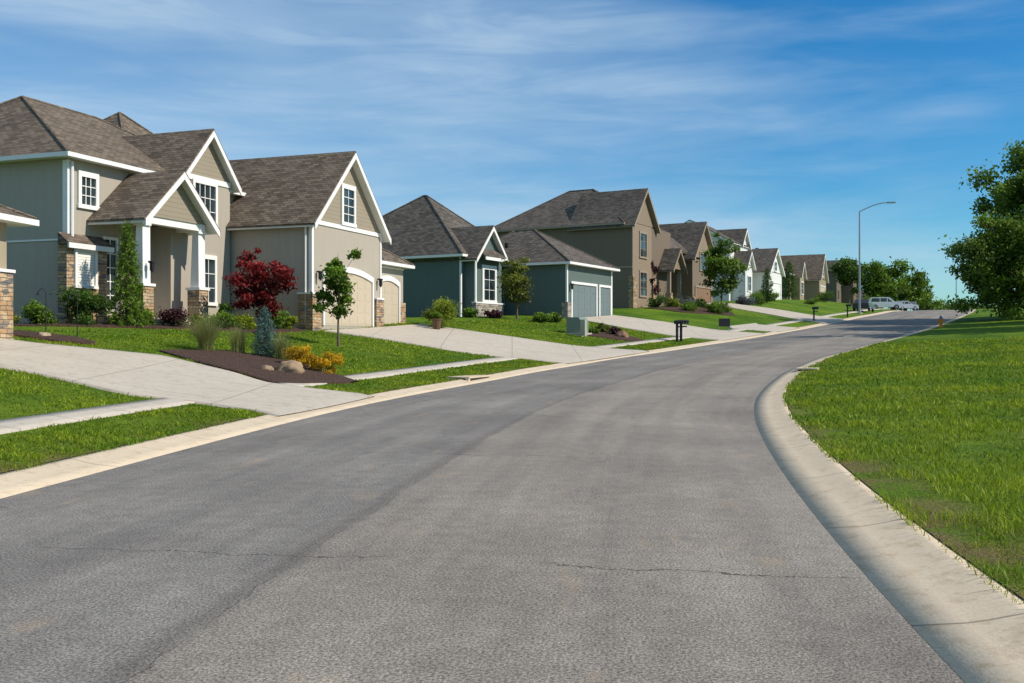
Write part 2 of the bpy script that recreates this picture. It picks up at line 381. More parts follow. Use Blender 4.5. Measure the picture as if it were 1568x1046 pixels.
ssr=np.arange(-45,420,1.)
zc=lambda s:np.interp(s,S,zz)
# road (u = metres from centre line)
fr=np.linspace(-1,1,17); s2=ssr[:,None]*np.ones(17); d2=fr[None,:]*(hw(s2)+.02); x,y=sd2w(s2,d2)
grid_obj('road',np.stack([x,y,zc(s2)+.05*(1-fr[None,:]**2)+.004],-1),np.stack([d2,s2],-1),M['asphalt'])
cs=np.arange(-45,420,1.)
prof_e=[0,.001,.30,.42,.52,.60,.70,.701]; prof_z=np.array([-.1,.008,.032,.053,.076,.093,.102,-.1])
for side,nm in ((-1,'kerb'),(1,'kerb')):
    strip(nm,cs,prof_e,side,lambda s,e:zc(s)+prof_z[None,:],M['curb'],smooth=False)
eL=np.unique(np.concatenate([[.69],np.arange(1,16,.5),np.arange(16,30,2),[35,42,50,60,75,88]]))
strip('lawn',np.arange(-45,420,1.),eL,-1,lambda s,e:zc(s)+riseL(e)+np.where(e<1,.012,0),M['turf'])
eR=np.unique(np.concatenate([[.69],np.arange(1,10,.5),np.arange(10,30,2),[35,42,50,60]]))
strip('lawn',np.arange(-45,420,1.),eR,1,lambda s,e:zc(s)+riseR(e)+np.where(e<1,.012,0),M['turf'])
se=[2.35,2.3501,2.55,2.75,3.0,3.0001]
sz=np.array([-.15,.035,.035,.035,.035,-.15])
strip('sidewalk',np.arange(-45,190,.5),se,-1,lambda s,e:zc(s)+riseL(e)+sz[None,:],M['walk'],smooth=False)

POLY=[]
def resamp(p,n):
    p=np.asarray(p,float); l=np.concatenate([[0],np.cumsum(np.linalg.norm(np.diff(p,axis=0),axis=1))]); t=np.linspace(0,l[-1],n)
    return np.stack([np.interp(t,l,p[:,0]),np.interp(t,l,p[:,1])],1)
def patch(name,A,B,mat,off=.045,n=40,m=24,bulge=0,parent=None):
    A=resamp(A,n);B=resamp(B,n); t=np.linspace(0,1,m)
    t=np.concatenate([[0],t,[1]]); P=A[:,None]*(1-t[None,:,None])+B[:,None]*t[None,:,None]
    Z=G(P[...,0].ravel(),P[...,1].ravel()).reshape(P.shape[:2])+off
    if bulge: Z+=bulge*np.sin(np.pi*t)[None,:]*np.sin(np.pi*np.linspace(0,1,n))[:,None]
    Z[:,0]-=off+.1; Z[:,-1]-=off+.1
    POLY.append(np.concatenate([A,B[::-1]]))
    return grid_obj(name,np.dstack([P,Z]),P.copy(),mat,parent,False)
def inpoly(x,y):
    r=np.zeros(len(x),bool)
    for p in POLY:
        c=np.zeros(len(x),bool); j=len(p)-1
        for i in range(len(p)):
            xi,yi,xj,yj=*p[i],*p[j]
            if yi!=yj: c^=((yi>y)!=(yj>y))&(x<(xj-xi)*(y-yi)/(yj-yi)+xi)
            j=i
        r|=c
    return r
def edgept(yw,e,side=-1):
    s=np.interp(yw,C[:,1],S); 
    # station whose offset point has world y = yw
    for _ in range(6):
        x,y=sd2w(s,side*(hw(s)+e)); s=s+(yw-y)*.95
    return (float(x),float(y))
# foreground driveway (neighbour on the left)
patch('driveway',[(-16,21.2),(-9.9,20.7),(-7.7,19.9),(-6.6,20.0),(-5.5,19.7),edgept(19.2,.42)],[(-16,26.2),(-12.5,26.),(-9.6,27.2),(-7.3,26.1),(-6.1,25.0),edgept(24.6,.42)],M['drive'])
# driveway of the first house
patch('driveway',[(-8.0,42.4),(-3.2,41.2),(-.3,41.2),edgept(40.9,.42)],[(-4.7,51.7),(-1,50.6),(3,50.2),edgept(50.6,.42)],M['drive'])

# ------------------------------------------------------------------ foliage helpers
def leaves(name,P,size,mat,tint,parent,asp=.6,up=0.):
    n=len(P); N=rng.normal(size=(n,3)); N[:,2]=np.abs(N[:,2])+up; N/=np.linalg.norm(N,axis=1)[:,None]
    a=np.cross(N,rng.normal(size=(n,3))); a/=np.linalg.norm(a,axis=1)[:,None]; b=np.cross(N,a)
    sz=(size*rng.uniform(.6,1.3,n))[:,None]; a*=sz; b*=sz*asp
    V=np.stack([P-a,P-b*.9+a*.1,P+a,P+b*.9+a*.1],1).reshape(-1,3); F=np.arange(4*n).reshape(-1,4)
    return mk_obj(name,V,F,mat,parent,tint=np.clip(tint,0,1))
def crown(c,r,ncl,nlf,cr,shell=.55,low=-1.,ragged=.13):
    c=np.array(c,float); r=np.array(r,float)
    d=rng.normal(size=(ncl,3)); d/=np.linalg.norm(d,axis=1)[:,None]
    rad=rng.uniform(shell**2,1,ncl)**.5
    q=d*rad[:,None]; q[:,2]=np.maximum(q[:,2],low)
    K=c+q*r*(1+rng.normal(size=(ncl,1))*ragged)
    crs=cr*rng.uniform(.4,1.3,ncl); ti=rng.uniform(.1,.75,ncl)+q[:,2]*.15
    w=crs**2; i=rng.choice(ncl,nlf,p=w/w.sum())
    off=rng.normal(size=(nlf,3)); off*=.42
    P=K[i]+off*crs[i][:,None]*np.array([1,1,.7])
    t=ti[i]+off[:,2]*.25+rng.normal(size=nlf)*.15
    return P,t,K
def tree(name,x,y,h,trunk,cr,n,mat,lsz=.07,ncl=40,clr=.5,tr=.1,lean=0.,cx=0.,zscale=None,shell=.45,rag=.13):
    z=G(x,y); e=Bld(name,(x,y,z-.05)); e.part('trunk',M['wood'])
    ch=(h-trunk)/2; cc=(cx,0,trunk+ch); 
    P,t,K=crown(cc,(cr,cr,ch),ncl,n,clr,shell,ragged=rag)
    hgt=h*.85; pts=[(0,0,0)]; 
    for i in range(1,6): pts.append((cx*i/5+random.uniform(-.04,.04)*h*.15,random.uniform(-.04,.04)*h*.15,hgt*i/5))
    for i in range(5): e.tube('trunk',pts[i],pts[i+1],tr*(1-i*.18)*(1.35 if i==0 else 1),tr*(1-(i+1)*.18),8)
    for kq in K[::max(1,len(K)//26)]:
        f=np.clip((kq[2]*.72)/hgt,.25,.95); i=min(4,int(f*5)); u=f*5-i
        b=[pts[i][j]*(1-u)+pts[i+1][j]*u for j in range(3)]
        mid=[(b[j]+kq[j])/2+random.uniform(-.05,.05)*cr for j in range(3)]
        e.tube('trunk',b,mid,tr*.32,tr*.2,5); e.tube('trunk',mid,tuple(kq),tr*.2,tr*.06,5)
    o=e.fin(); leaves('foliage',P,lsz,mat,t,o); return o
def shrub(name,x,y,r,h,n,mat,lsz=.035,ncl=14,clr=None,wx=1.):
    z=G(x,y); o=empty(name,(x,y,z))
    P,t,K=crown((0,0,h*.45),(r*.8*wx,r*.8,h*.5),ncl,n,clr or r*.5,.4)
    P[:,2]=np.abs(P[:,2]); leaves('foliage',P,lsz,mat,t,o)
    V=Bld('stems_tmp'); V.part('stems',M['wood'])
    for kq in K[:6]: V.tube('stems',(0,0,-.05),tuple(kq),.02,.008,5)
    q=V.fin(); 
    for c in list(q.children): c.parent=o
    bpy.data.objects.remove(q); return o
def conifer(name,x,y,h,r,n,mat,lsz=.05,layers=14,droop=.25,narrow=1.):
    z=G(x,y); e=Bld(name,(x,y,z-.05)); e.part('trunk',M['wood']); e.tube('trunk',(0,0,0),(0,0,h*.95),h*.022,.01,7)
    P=[];t=[]
    nb=layers*9
    for i in range(nb):
        f=(i/nb)**1.0; zz0=h*(.05+.93*f); L=r*(1-f)**narrow*random.uniform(.7,1.12)+.04*h*.5; a=i*2.399+random.uniform(-.3,.3)
        k=max(10,int(n*(L/(r*.55))/nb)); u=rng.uniform(.1,1,k)**.8
        w=.10*r*(1.2-u)+.02
        pz=zz0-droop*L*u**1.5+rng.normal(size=k)*w*.6
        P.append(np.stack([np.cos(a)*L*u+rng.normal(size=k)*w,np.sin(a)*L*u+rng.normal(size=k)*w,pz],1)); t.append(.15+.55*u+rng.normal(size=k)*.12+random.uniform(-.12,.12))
        e.tube('trunk',(0,0,zz0),(math.cos(a)*L*.8,math.sin(a)*L*.8,zz0-droop*L*.6),.012*h*.4,.004,4)
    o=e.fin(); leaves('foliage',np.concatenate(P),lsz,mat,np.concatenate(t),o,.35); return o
LF=dict(green=leaf_mat('leaf_green',(.098,.185,.028)),dark=leaf_mat('leaf_dark_green',(.052,.115,.022)),
 mid=leaf_mat('leaf_mid_green',(.115,.205,.035),.5),
 red=leaf_mat('leaf_red',(.15,.018,.020),.65,.3,(1.2,.9,.8)),bright=leaf_mat('leaf_bright',(.17,.24,.03)),
 blue=leaf_mat('needle_blue',(.085,.16,.14),.45,.15,(1,1,1)),gold=leaf_mat('leaf_gold',(.50,.29,.010),.55,.3,(1.1,1.15,.8)),
 olive=leaf_mat('leaf_olive',(.12,.15,.035)),lav=leaf_mat('flower_lavender',(.13,.15,.16),.4,.3,(1,1,1)),
 grass=leaf_mat('grass_blade',(.145,.255,.022),.5,.4,(1.35,1.1,.7),1.),tangrass=leaf_mat('ornamental_blade',(.24,.26,.10),.4,.3,(1.1,1.1,.9)),
 pink=leaf_mat('leaf_burgundy',(.06,.02,.025),.5,.3,(1,1,1)))

# ------------------------------------------------------------------ HOUSE 1 (cream two-storey with porch)
W1=wall_mat('greige_wall_paint',(.405,.36,.295)); SD1=siding_mat('taupe_shake_siding',(.31,.26,.19))
b=house('two_storey_house',(-8.46,42,2.3),math.radians(-20),W1,M['roof'],M['stone'],M['tan_door'],SD1)
mp=-4.56
b.box('foundation',-17.1,-4.5,-8.85,3.3,-.9,.02)
b.box('walls',-17,mp,-8.8,3.3,.02,5.9)
b.hip(-17,mp,-8.8,3.3,5.96,3.45,'y',4,4)
b.box('walls',-15.5,-7.,-3.0,5.6,5.5,6.0); b.hip(-15.6,-6.8,-3.1,5.7,6.0,4.1,'x',4.4,4.4)
# centre bay with big gable
b.box('walls',-8,-4.0,-3.3,-.12,-.9,6.1); b.gable(-10,-4.0,-3.3,-.05,6.15,1.85,'x',.3,False,True,ovf=.3)
b.box('trim',-4.02,-3.955,-3.3,-.12,5.95,6.17)
b.win('F',-4.0,-2.55,-1.2,4.2,5.85,4,3,.14); b.win('F',-4.0,-2.45,-1.25,.95,2.75,3,3,.14)
b.box('stonework',-4.1,-3.93,-3.36,-2.75,-.2,1.1)
# left corner
b.win('F',mp,-8.2,-7.5,4.25,5.25,3,3,.15)
b.box('stonework',mp-.1,mp+.3,-9.15,-7.2,-.9,2.7); b.win('F',mp+.3,-8.72,-7.85,1.3,2.5,1,1,.1,True)
b.prism('roof',[(mp,-9.25,3.15),(mp+.5,-9.25,2.75),(mp+.5,-9.25,2.7),(mp,-9.25,2.7)],(0,2.15,0))
b.box('trim',mp+.46,mp+.53,-9.27,-7.08,2.58,2.76)
b.box('trim',mp-.06,mp+.025,-8.83,-8.66,2.76,5.75)
b.box('trim',mp-.2,mp-.06,-8.825,-8.74,2.76,5.75)
b.box('trim',-16.9,mp-.21,-8.835,-8.79,2.9,2.96)
b.tube('trim',(mp+.1,-8.68,2.8),(mp+.1,-8.68,5.7),.05,.05,6)
# porch
b.box('foundation',mp,-2.3,-7.7,-3.4,-.9,.18); b.box('foundation',-2.3,-1.9,-6.8,-4.6,-.9,.04)
for yy_ in (-7.3,-4.15):
    b.box('stonework',-2.85,-2.3,yy_-.28,yy_+.28,-.6,1.3); b.box('trim',-2.9,-2.25,yy_-.33,yy_+.33,1.3,1.4)
    b.prism('trim',[(-2.78,yy_-.2,1.4),(-2.38,yy_-.2,1.4),(-2.44,yy_-.15,3.5),(-2.72,yy_-.15,3.5)],(0,.4,0))
    b.box('trim',-2.8,-2.36,yy_-.23,yy_+.23,3.5,3.6)
b.box('trim',mp,-2.35,-7.5,-7.2,3.6,3.86); b.box('trim',mp,-2.35,-4.3,-4.0,3.6,3.86); b.box('trim',-2.72,-2.4,-7.2,-4.3,3.6,3.86)
b.gable(mp-3,-2.35,-7.5,-3.95,3.86,1.65,'x',.35,False,True)
b.box('walls',mp,-3.5,-4.6,-3.3,.18,3.8)
b.box('garage_door',mp,mp+.05,-6.2,-5.2,.18,2.35); b.win('F',mp,-7.05,-6.45,.5,3.1,2,5,.08); b.win('F',mp,-5.0,-4.7,.5,3.1,2,5,.08); b.win('F',mp,-6.2,-5.2,2.55,3.1,3,1,.06)
b.lamp(-2.3,-7.3,1.95); b.lamp(-3.93,-3.1,1.9)
# main garage
b.box('walls',-9,0,0,6.26,-.9,4.44); b.gable(-10,0,0,6.26,4.46,3.2,'x',.35,False,True)
b.box('trim',-.02,.05,.0,6.26,4.30,4.48); b.box('trim',-.1,.04,-.03,.12,1.35,4.30); b.box('trim',-.1,.04,6.16,6.29,1.35,4.30)
b.box('trim',-9,-.1,-.04,.0,4.25,4.40)
b.win('F',0,2.6,3.55,4.65,6.15,2,4,.16)
b.garage('F',0,.95,5.3,2.2,6,.12,.35)
b.box('stonework',-.6,.12,-.1,.62,-.3,1.3); b.box('stonework',-.6,.12,5.62,6.36,-.3,1.3)
b.box('trim',-.62,.15,-.13,.65,1.3,1.37); b.box('trim',-.62,.15,5.59,6.39,1.3,1.37)
b.lamp(.03,.4,2.05); b.lamp(.03,5.9,2.05)
b.tube('trim',(-.25,-.06,.1),(-.25,-.06,4.2),.045,.045,6)
# single stall
b.box('walls',-8,-.6,6.26,9.9,-.9,3.2); b.hip(-8,-.6,3,9.9,3.25,2.6,'y',3.2,3.2)
b.garage('F',-.6,6.95,9.3,2.2,3,.12,.3); b.box('stonework',-1.1,-.5,9.42,10.,-.3,1.3)
b.box('trim',-.62,-.56,6.5,9.9,2.97,3.05)
b.fin()

# ------------------------------------------------------------------ HOUSE 0 (partly visible at the left edge)
W0=wall_mat('tan_wall_paint',(.36,.30,.21))
b=house('neighbour_house',(-13.3,26.2,1.36),math.radians(-9),W0,M['roof'],M['stone'],M['tan_door'],siding_mat('tan_siding',(.3,.25,.18)))
b.box('walls',-10,0,-9,0,-.9,3.45); b.hip(-10,0,-9,0,3.5,2.4,'y',4.2,4.2,.5)
b.box('stonework',-.5,.12,-.62,.1,-.5,2.05); b.box('trim',-.55,.16,-.66,.14,2.05,2.13)
b.garage('F',0,-6.2,-1.3,2.3,6); b.lamp(.02,-.9,2.0)
b.fin()

# ------------------------------------------------------------------ HOUSE 2 (dark teal ranch)
W2=wall_mat('teal_wall_paint',(.105,.145,.135))
b=house('teal_house',(3.64,66,3.12),math.radians(-29),W2,M['roofg'],M['stoneg'],M['grey_door'],W2)
b.box('walls',-20,-5.16,-5.05,4,-1.4,4.0); b.hip(-18.5,-5.16,-5.05,3.5,4.1,4.7,'x',7.6,5.5)
# street-facing gabled bay
b.box('walls',-6,-4.3,-4.6,-1.2,-1.4,3.95); b.gable(-9,-4.3,-4.7,-1.1,4.0,1.9,'x',.35,False,True)
b.win('F',-4.3,-3.6,-2.2,1.2,3.2,2,3,.22); b.box('stonework',-4.5,-4.2,-4.7,-1.1,-1.,.95); b.box('trim',-4.5,-4.16,-4.75,-1.05,.95,1.04)
b.prism('roof',[(-4.3,-4.3,4.55),(-3.7,-4.3,3.95),(-3.7,-4.3,3.85),(-4.3,-4.3,3.85)],(0,2.8,0)); b.box('trim',-3.72,-3.64,-4.35,-1.45,3.75,3.95)
b.box('trim',-4.36,-4.26,-4.66,-4.5,1.04,3.9); b.box('trim',-5.2,-5.1,-5.1,-4.95,-.5,3.9)
# garage wing
b.box('walls',-9,0,0,7.5,-1.4,3.65); b.hip(-10,0,0,7.5,3.77,2.7,'x',4,4.4)
b.garage('F',0,.7,4.6,2.35,4,.16); b.garage('F',0,5.25,7.1,2.35,3,.16)
b.box('trim',-.08,.03,-.03,.12,-.1,3.6); b.box('trim',-.08,.03,7.36,7.53,-.1,3.6)
b.box('stonework',-.35,.1,-.08,.5,-.4,1.1); b.lamp(.02,.45,2.1)
for yv in (1.,2.6,6.2): b.box('fixtures',-5-yv*.3,-4.8-yv*.3,1.0,1.2,5.0,5.35)
for xv in (-8,-10,-12): b.tube('fixtures',(xv,-2.6,5.9),(xv,-2.6,6.7),.05,.05,6)
b.fin()
patch('driveway',[(4.0,66.3),(6.5,63.6),(9.5,62.2),edgept(61.2,.42)],[(7.4,72.2),(10.5,71.0),(13.8,69.6),edgept(69.2,.42)],M['drive'])

# ------------------------------------------------------------------ HOUSE 3 (brown two-storey)
W3=wall_mat('brown_wall_paint',(.185,.145,.105)); SD3=siding_mat('brown_siding',(.25,.19,.13))
TB=basic('tan_trim_paint',(.30,.24,.18),.55,.05)
b=house('brown_house',(10.26,85,4.6),math.radians(-30),W3,M['roofg'],M['stone'],M['brown_door'],SD3,TB)
b.box('walls',-14,0,0,9,-1.4,7.1); b.gable(-6,0,0,5.2,7.2,3.0,'x',.4,False,True)
b.hip(-14,-1.,0,10,7.2,3.9,'x',5.5,5.)
b.box('gable_siding',-6,.03,.03,4.3,-1.4,7.15)
b.win('F',.03,1.6,3.0,4.4,6.4,2,3,.15); b.win('F',.03,1.6,3.0,1.0,3.0,2,3,.15)
b.box('stonework',-.3,.15,-.08,.7,-.8,2.6); b.box('stonework',-.3,.15,4.4,5.2,-.8,2.6)
b.box('trim',-14,.05,-.06,-.0,3.3,3.45)
b.gable(-4,1.2,6.,9.,3.6,1.7,'x',.3,False,True); b.box('walls',-4,-.6,5.2,9.5,-1.4,5.5)
for y_ in (6.2,8.8): b.box('stonework',.7,1.2,y_-.25,y_+.25,-1,1.4); b.box('trim',.8,1.1,y_-.14,y_+.14,1.4,3.6)
b.box('walls',-9,-2.4,9,15,-1.4,6.0); b.gable(9,16,-9,-1.,6.0,3.2,'y',.4,False,False)
b.win('F',-2.4,10,11.4,3.8,5.4,2,2,.12)
b.box('walls',-9,0,15,21.3,-1.4,5.2); b.gable(-10,0,15,21.3,5.4,3.5,'x',.4,False,True)
b.garage('F',0,15.8,20.4,2.4,6); b.win('F',0,17.2,19,4.2,5.8,2,2,.14); b.box('stonework',-.3,.12,14.95,15.6,-.8,1.4)
b.fin()
patch('driveway',[(18.4,98.6),(22,93),(25.5,89.5),edgept(86,.42)],[(21.2,103.6),(26.2,100.4),(30,97.2),edgept(94.5,.42)],M['drive'])
patch('driveway',[(16,73.6),edgept(72.2,3.4)][:2]+[edgept(71.8,.42)],[(19.5,79.6),edgept(78.5,3.4),edgept(78,.42)],M['walk'])

# ------------------------------------------------------------------ HOUSE 4 (white)
W4=wall_mat('white_wall_paint',(.70,.70,.68))
b=house('white_house',(32.2,125,6.8),math.radians(-28),W4,M['roofg'],M['stoneg'],M['white'],W4)
b.box('walls',-9,0,0,7.2,-1.4,3.6); b.gable(-12,0,0,7.2,3.7,2.9,'x',.4,False,True)
b.garage('F',0,1,6.2,2.3,6); b.win('F',0,3,4.2,3.9,5.0,2,2)
b.box('walls',-14,-2.5,-9,-1,-1.4,6.6); b.gable(-9,-1,-12,-2.5,6.7,2.6,'y',.4,True,True)
b.gable(-8,-2.3,-4.6,-1.2,6.7,1.9,'x',.3,False,True); b.box('walls',-4,-2.3,-4.6,-1.2,-1.4,6.7)
b.gable(-4,-.8,-8,-4.8,3.8,1.7,'x',.3,False,True); b.box('walls',-4,-.8,-8,-4.8,-1.4,3.8)
b.win('F',-2.3,-3.6,-2.3,4.3,5.8,2,2); b.win('F',-.8,-7.2,-5.6,.9,2.6,3,2); b.win('S',-9,-9,-7.8,4.3,5.8); b.win('S',-9,-5.5,-4.2,4.3,5.8)
b.fin()
# ------------------------------------------------------------------ HOUSE 5 & 6
b=house('tan_house',(46.3,150,7.7),math.radians(-26),wall_mat('khaki_wall_paint',(.30,.25,.17)),M['roof'],M['stone'],M['tan_door'],SD3)
b.box('walls',-14,-3,-9,3,-1.4,3.6); b.hip(-14,-3,-9,5,3.7,4.3,'y',5,5)
b.box('walls',-8,0,0,6.5,-1.4,3.4); b.gable(-9,0,0,6.5,3.5,3.6,'x',.4,False,True); b.garage('F',0,.8,5.6,2.3,6); b.win('F',0,2.6,3.8,3.9,5.2)
b.box('walls',-6,-1.8,-6,-2.5,-1.4,3.5); b.gable(-6,-1.8,-6,-2.5,3.5,2.,'x',.3,False,True); b.win('F',-1.8,-5.1,-3.4,.9,2.6); b.win('S',-9,-8,-6.4,1,2.5)
b.box('stonework',-.3,.12,-.06,.7,-.8,1.4); b.fin()
b=house('dark_house',(61.0,178,float(G(61.,178.))-.1),math.radians(-24),wall_mat('umber_wall_paint',(.15,.12,.09)),M['roofg'],M['stone'],M['brown_door'],SD3,TB)
b.box('walls',-12,-2,-8,3,-1.4,5.6); b.hip(-12,-2,-8,3,5.7,3.2,'y',4,4); b.box('walls',-8,0,0,6.5,-1.4,4.6); b.gable(-9,0,0,6.5,4.7,3.4,'x',.4,False,True)
b.garage('F',0,.8,5.6,2.3,6); b.win('F',-2,-6,-4.5,3.6,5); b.win('F',-2,-6,-4.5,.8,2.4); b.win('F',0,2.6,3.8,4,5.2); b.fin()
for (px,py,nm) in ((88,236,'distant_house'),):
    b=house(nm,(px,py,float(G(px,py))-.2),math.radians(-20),wall_mat('pale_wall_paint',(.4,.37,.3)),M['roofg'],M['stone'],M['tan_door'],SD3)
    b.box('walls',-10,0,-6,6,-1.4,3.2); b.hip(-10,0,-6,6,3.2,3,'y',4,4); b.garage('F',0,-4,1,2.2,4); b.win('F',0,3,4.6,.9,2.2); b.fin()

# ------------------------------------------------------------------ planting
def bed(pts_a,pts_b): patch('mulch_bed',pts_a,pts_b,M['mulch'],.05,36,16,.06)
bed([(-10.0,28.2),(-8.8,27.2),(-7.2,26.2),(-6.1,25.2),(-5.4,25.7),(-4.4,27.2)],[(-9.9,28.8),(-8.8,30.6),(-7.0,31.0),(-5.4,29.4),(-4.3,27.7)])
bed([(-14.2,27.2),(-12.4,27.2),(-11.6,27.7)],[(-14.2,28.6),(-12.6,28.8),(-11.8,28.2)])
# foundation bed along the first house
bed([(-18.5,31.6),(-14.6,33.5),(-11.2,36.4),(-9.3,38.6),(-8.5,41.2)],[(-20,33.6),(-15.4,36.),(-12.3,38.6),(-10.9,40.2),(-9.2,42.)])
tree('maple_tree',-6.45,37.,4.15,1.0,.62,6000,LF['green'],.075,34,.30,.045,shell=.1,rag=.3)
tree('red_maple_tree',-9.9,39.4,3.0,.6,1.2,8500,LF['red'],.075,50,.36,.055,shell=.35,rag=.22)
conifer('weeping_spruce_tree',-13.6,35.2,3.9,.8,8000,LF['green'],.06,16,.7,.8)
conifer('blue_spruce_tree',-7.6,30.6,1.65,.48,6500,LF['blue'],.030,14,-.25,.8)
shrub('golden_shrub',-6.3,29.3,.55,.68,5500,LF['gold'],.024,28,.18)
shrub('golden_shrub',-5.45,29.0,.58,.72,5500,LF['gold'],.024,28,.18)
def orn(name,x,y,h,n,mat,spread=.45):
    z=G(x,y); a=rng.uniform(0,2*np.pi,n); lean=rng.uniform(.0,spread,n); hh=h*rng.uniform(.6,1.1,n)
    bx=rng.normal(size=n)*.08; by=rng.normal(size=n)*.08; w=.006
    ca,sa=np.cos(a),np.sin(a); V=[];segs=4
    for k_ in range(segs+1):
        f=k_/segs; r=lean*h*1.3*f**1.7; hz=hh*(f-.25*lean*f**3); ww=w*(1-f*.85)
        px,py=bx+ca*r,by+sa*r
        V+= [np.stack([px-sa*ww,py+ca*ww,hz],1),np.stack([px+sa*ww,py-ca*ww,hz],1)]
    V=np.stack(V,1); m_=V.shape[1]; base=np.arange(n)[:,None]*m_
    F=np.concatenate([base+np.array([[2*k_,2*k_+1,2*k_+3,2*k_+2]]) for k_ in range(segs)],0)
    t=np.tile(rng.uniform(0,1,n),segs)
    o=empty(name,(x,y,z)); mk_obj('blades',V.reshape(-1,3),F,mat,o,tint=t)
orn('ornamental_grass',-9.2,29.9,1.15,1100,LF['tangrass'],.7); orn('ornamental_grass',-8.4,30.6,.9,450,LF['tangrass']); orn('ornamental_grass',-7.0,30.4,.9,500,LF['tangrass'])
for (x_,y_,r_,h_,mt,n_,nm) in ((-14.9,34.4,.85,1.25,'dark',6500,'boxwood_shrub'),(-17.8,32.8,.7,.9,'green',4000,'boxwood_shrub'),(-12.4,36.4,.6,.65,'pink',3000,'barberry_shrub'),
    (-11.0,37.8,.6,.65,'green',3500,'boxwood_shrub'),(-10.4,38.6,.5,.6,'bright',3000,'boxwood_shrub'),(-9.6,40.4,.5,.8,'green',3000,'boxwood_shrub'),(-3.7,50.9,.9,1.65,'bright',8000,'hydrangea_shrub'),
    (-15.9,33.6,.6,.8,'green',3500,'boxwood_shrub'),(-19.5,32.4,.7,1.0,'green',3500,'boxwood_shrub'),(-9.2,41.,.4,.6,'bright',2000,'boxwood_shrub'),
    (-13.2,35.7,.45,.5,'green',2200,'boxwood_shrub'),(-11.7,37.2,.4,.45,'bright',2000,'boxwood_shrub'),(-16.9,33.1,.45,.6,'bright',2200,'boxwood_shrub')):
    shrub(nm,x_,y_,r_,h_,n_,LF[mt],.045)
# planting along house 2/3/4
tree('young_tree',.3,62.,3.9,1.0,.95,3500,LF['olive'],.09,30,.45,.06,rag=.25)
for (x_,y_,r_,h_,mt,n_) in ((1.8,61,.5,.6,'green',1500),(-1.2,61.5,.5,.5,'pink',1500),(-2.6,61.3,.5,.6,'green',1500),(2.6,62.2,.5,.6,'green',1500),(5.2,58.4,.5,.6,'olive',2000),(6.0,57.6,.45,.5,'pink',1500),(4.6,57.2,.4,.5,'green',1500),
    (12.5,86.,.8,1.2,'dark',2000),(14.,87.2,.8,1.,'bright',2000),(15.5,89.5,.9,.9,'lav',2500),(17.,91.,.9,.9,'green',2500),(15.,84.,.8,.8,'green',2000),(17.3,85.,.8,.9,'green',2000),
    (18.5,87.5,.9,1.,'green',2000),(24.,102.5,1.,1.,'lav',2500),(25.7,104.5,1.,1.1,'green',2000),(30.,118.,1.1,1.3,'dark',2000),(31.5,120.5,.9,1.2,'green',2000),(28.5,115.5,1.1,1.,'green',2000),
    (36.5,121.5,.9,1.,'green',1500),(44.5,142,1.2,1.6,'dark',2000),(45.5,146,1.,1.3,'green',2000),(48.5,137,1.2,1.4,'green',2000)):
    shrub('garden_shrub',x_,y_,r_,h_,n_,LF[mt],.07)
patch('mulch_bed',[(3.6,56.),(6.6,55.8),(7.6,57.2)],[(3.9,59.4),(5.6,59.6),(7.2,58.4)],M['mulch'],.05,16,10,.1)
patch('mulch_bed',[(11.2,84.6),(14,82.2),(19,85)],[(13,87.6),(16.6,91.8),(19.6,88.5)],M['mulch'],.05,16,10,.1)
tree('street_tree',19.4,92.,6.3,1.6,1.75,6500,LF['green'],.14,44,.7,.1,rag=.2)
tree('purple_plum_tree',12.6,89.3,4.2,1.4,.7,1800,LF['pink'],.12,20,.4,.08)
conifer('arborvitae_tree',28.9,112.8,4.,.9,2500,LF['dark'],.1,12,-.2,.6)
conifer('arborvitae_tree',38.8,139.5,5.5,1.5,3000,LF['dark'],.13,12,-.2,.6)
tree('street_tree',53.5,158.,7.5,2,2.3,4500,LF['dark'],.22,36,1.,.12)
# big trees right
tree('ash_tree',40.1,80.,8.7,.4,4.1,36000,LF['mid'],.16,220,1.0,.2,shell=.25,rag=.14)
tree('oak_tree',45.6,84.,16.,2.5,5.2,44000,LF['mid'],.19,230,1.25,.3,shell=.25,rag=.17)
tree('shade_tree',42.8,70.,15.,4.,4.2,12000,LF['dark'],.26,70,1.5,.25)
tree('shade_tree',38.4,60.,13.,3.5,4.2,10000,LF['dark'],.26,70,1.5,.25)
# distant mass of trees
P=[];t=[]
for (x_,y_,r_,h_) in ((70,192,4,8.5),(76,198,4.,11.),(82,204,4.2,9.5),(88,214,3.,6.),(64,190,4,7),(106,250,5,6.),(114,255,5,5.),(122,262,6,6.),(131,262,6,5.5),(142,270,7,8)):
    p_,t_,K_=crown((x_,y_,G(x_,y_)+h_*.52),(r_*.8,r_*.8,h_*.48),44,5000 if y_<230 else 2000,r_*.36,.3,ragged=.2); P.append(p_);t.append(t_)
leaves('distant_trees',np.concatenate(P),.32,LF['green'],np.concatenate(t),None)
# hedge line on the right of the crest
P=[];t=[]
for i in range(16):
    s_=118+i*5; x_,y_=sd2w(s_,hw(s_)+13+random.uniform(-3,3)); x_,y_=float(x_),float(y_)
    p_,t_,K_=crown((x_,y_,G(x_,y_)+.7),(1.8,1.8,.9),14,700,.8,.4); P.append(p_);t.append(t_)
leaves('roadside_bushes',np.concatenate(P),.16,LF['green'],np.concatenate(t),None)

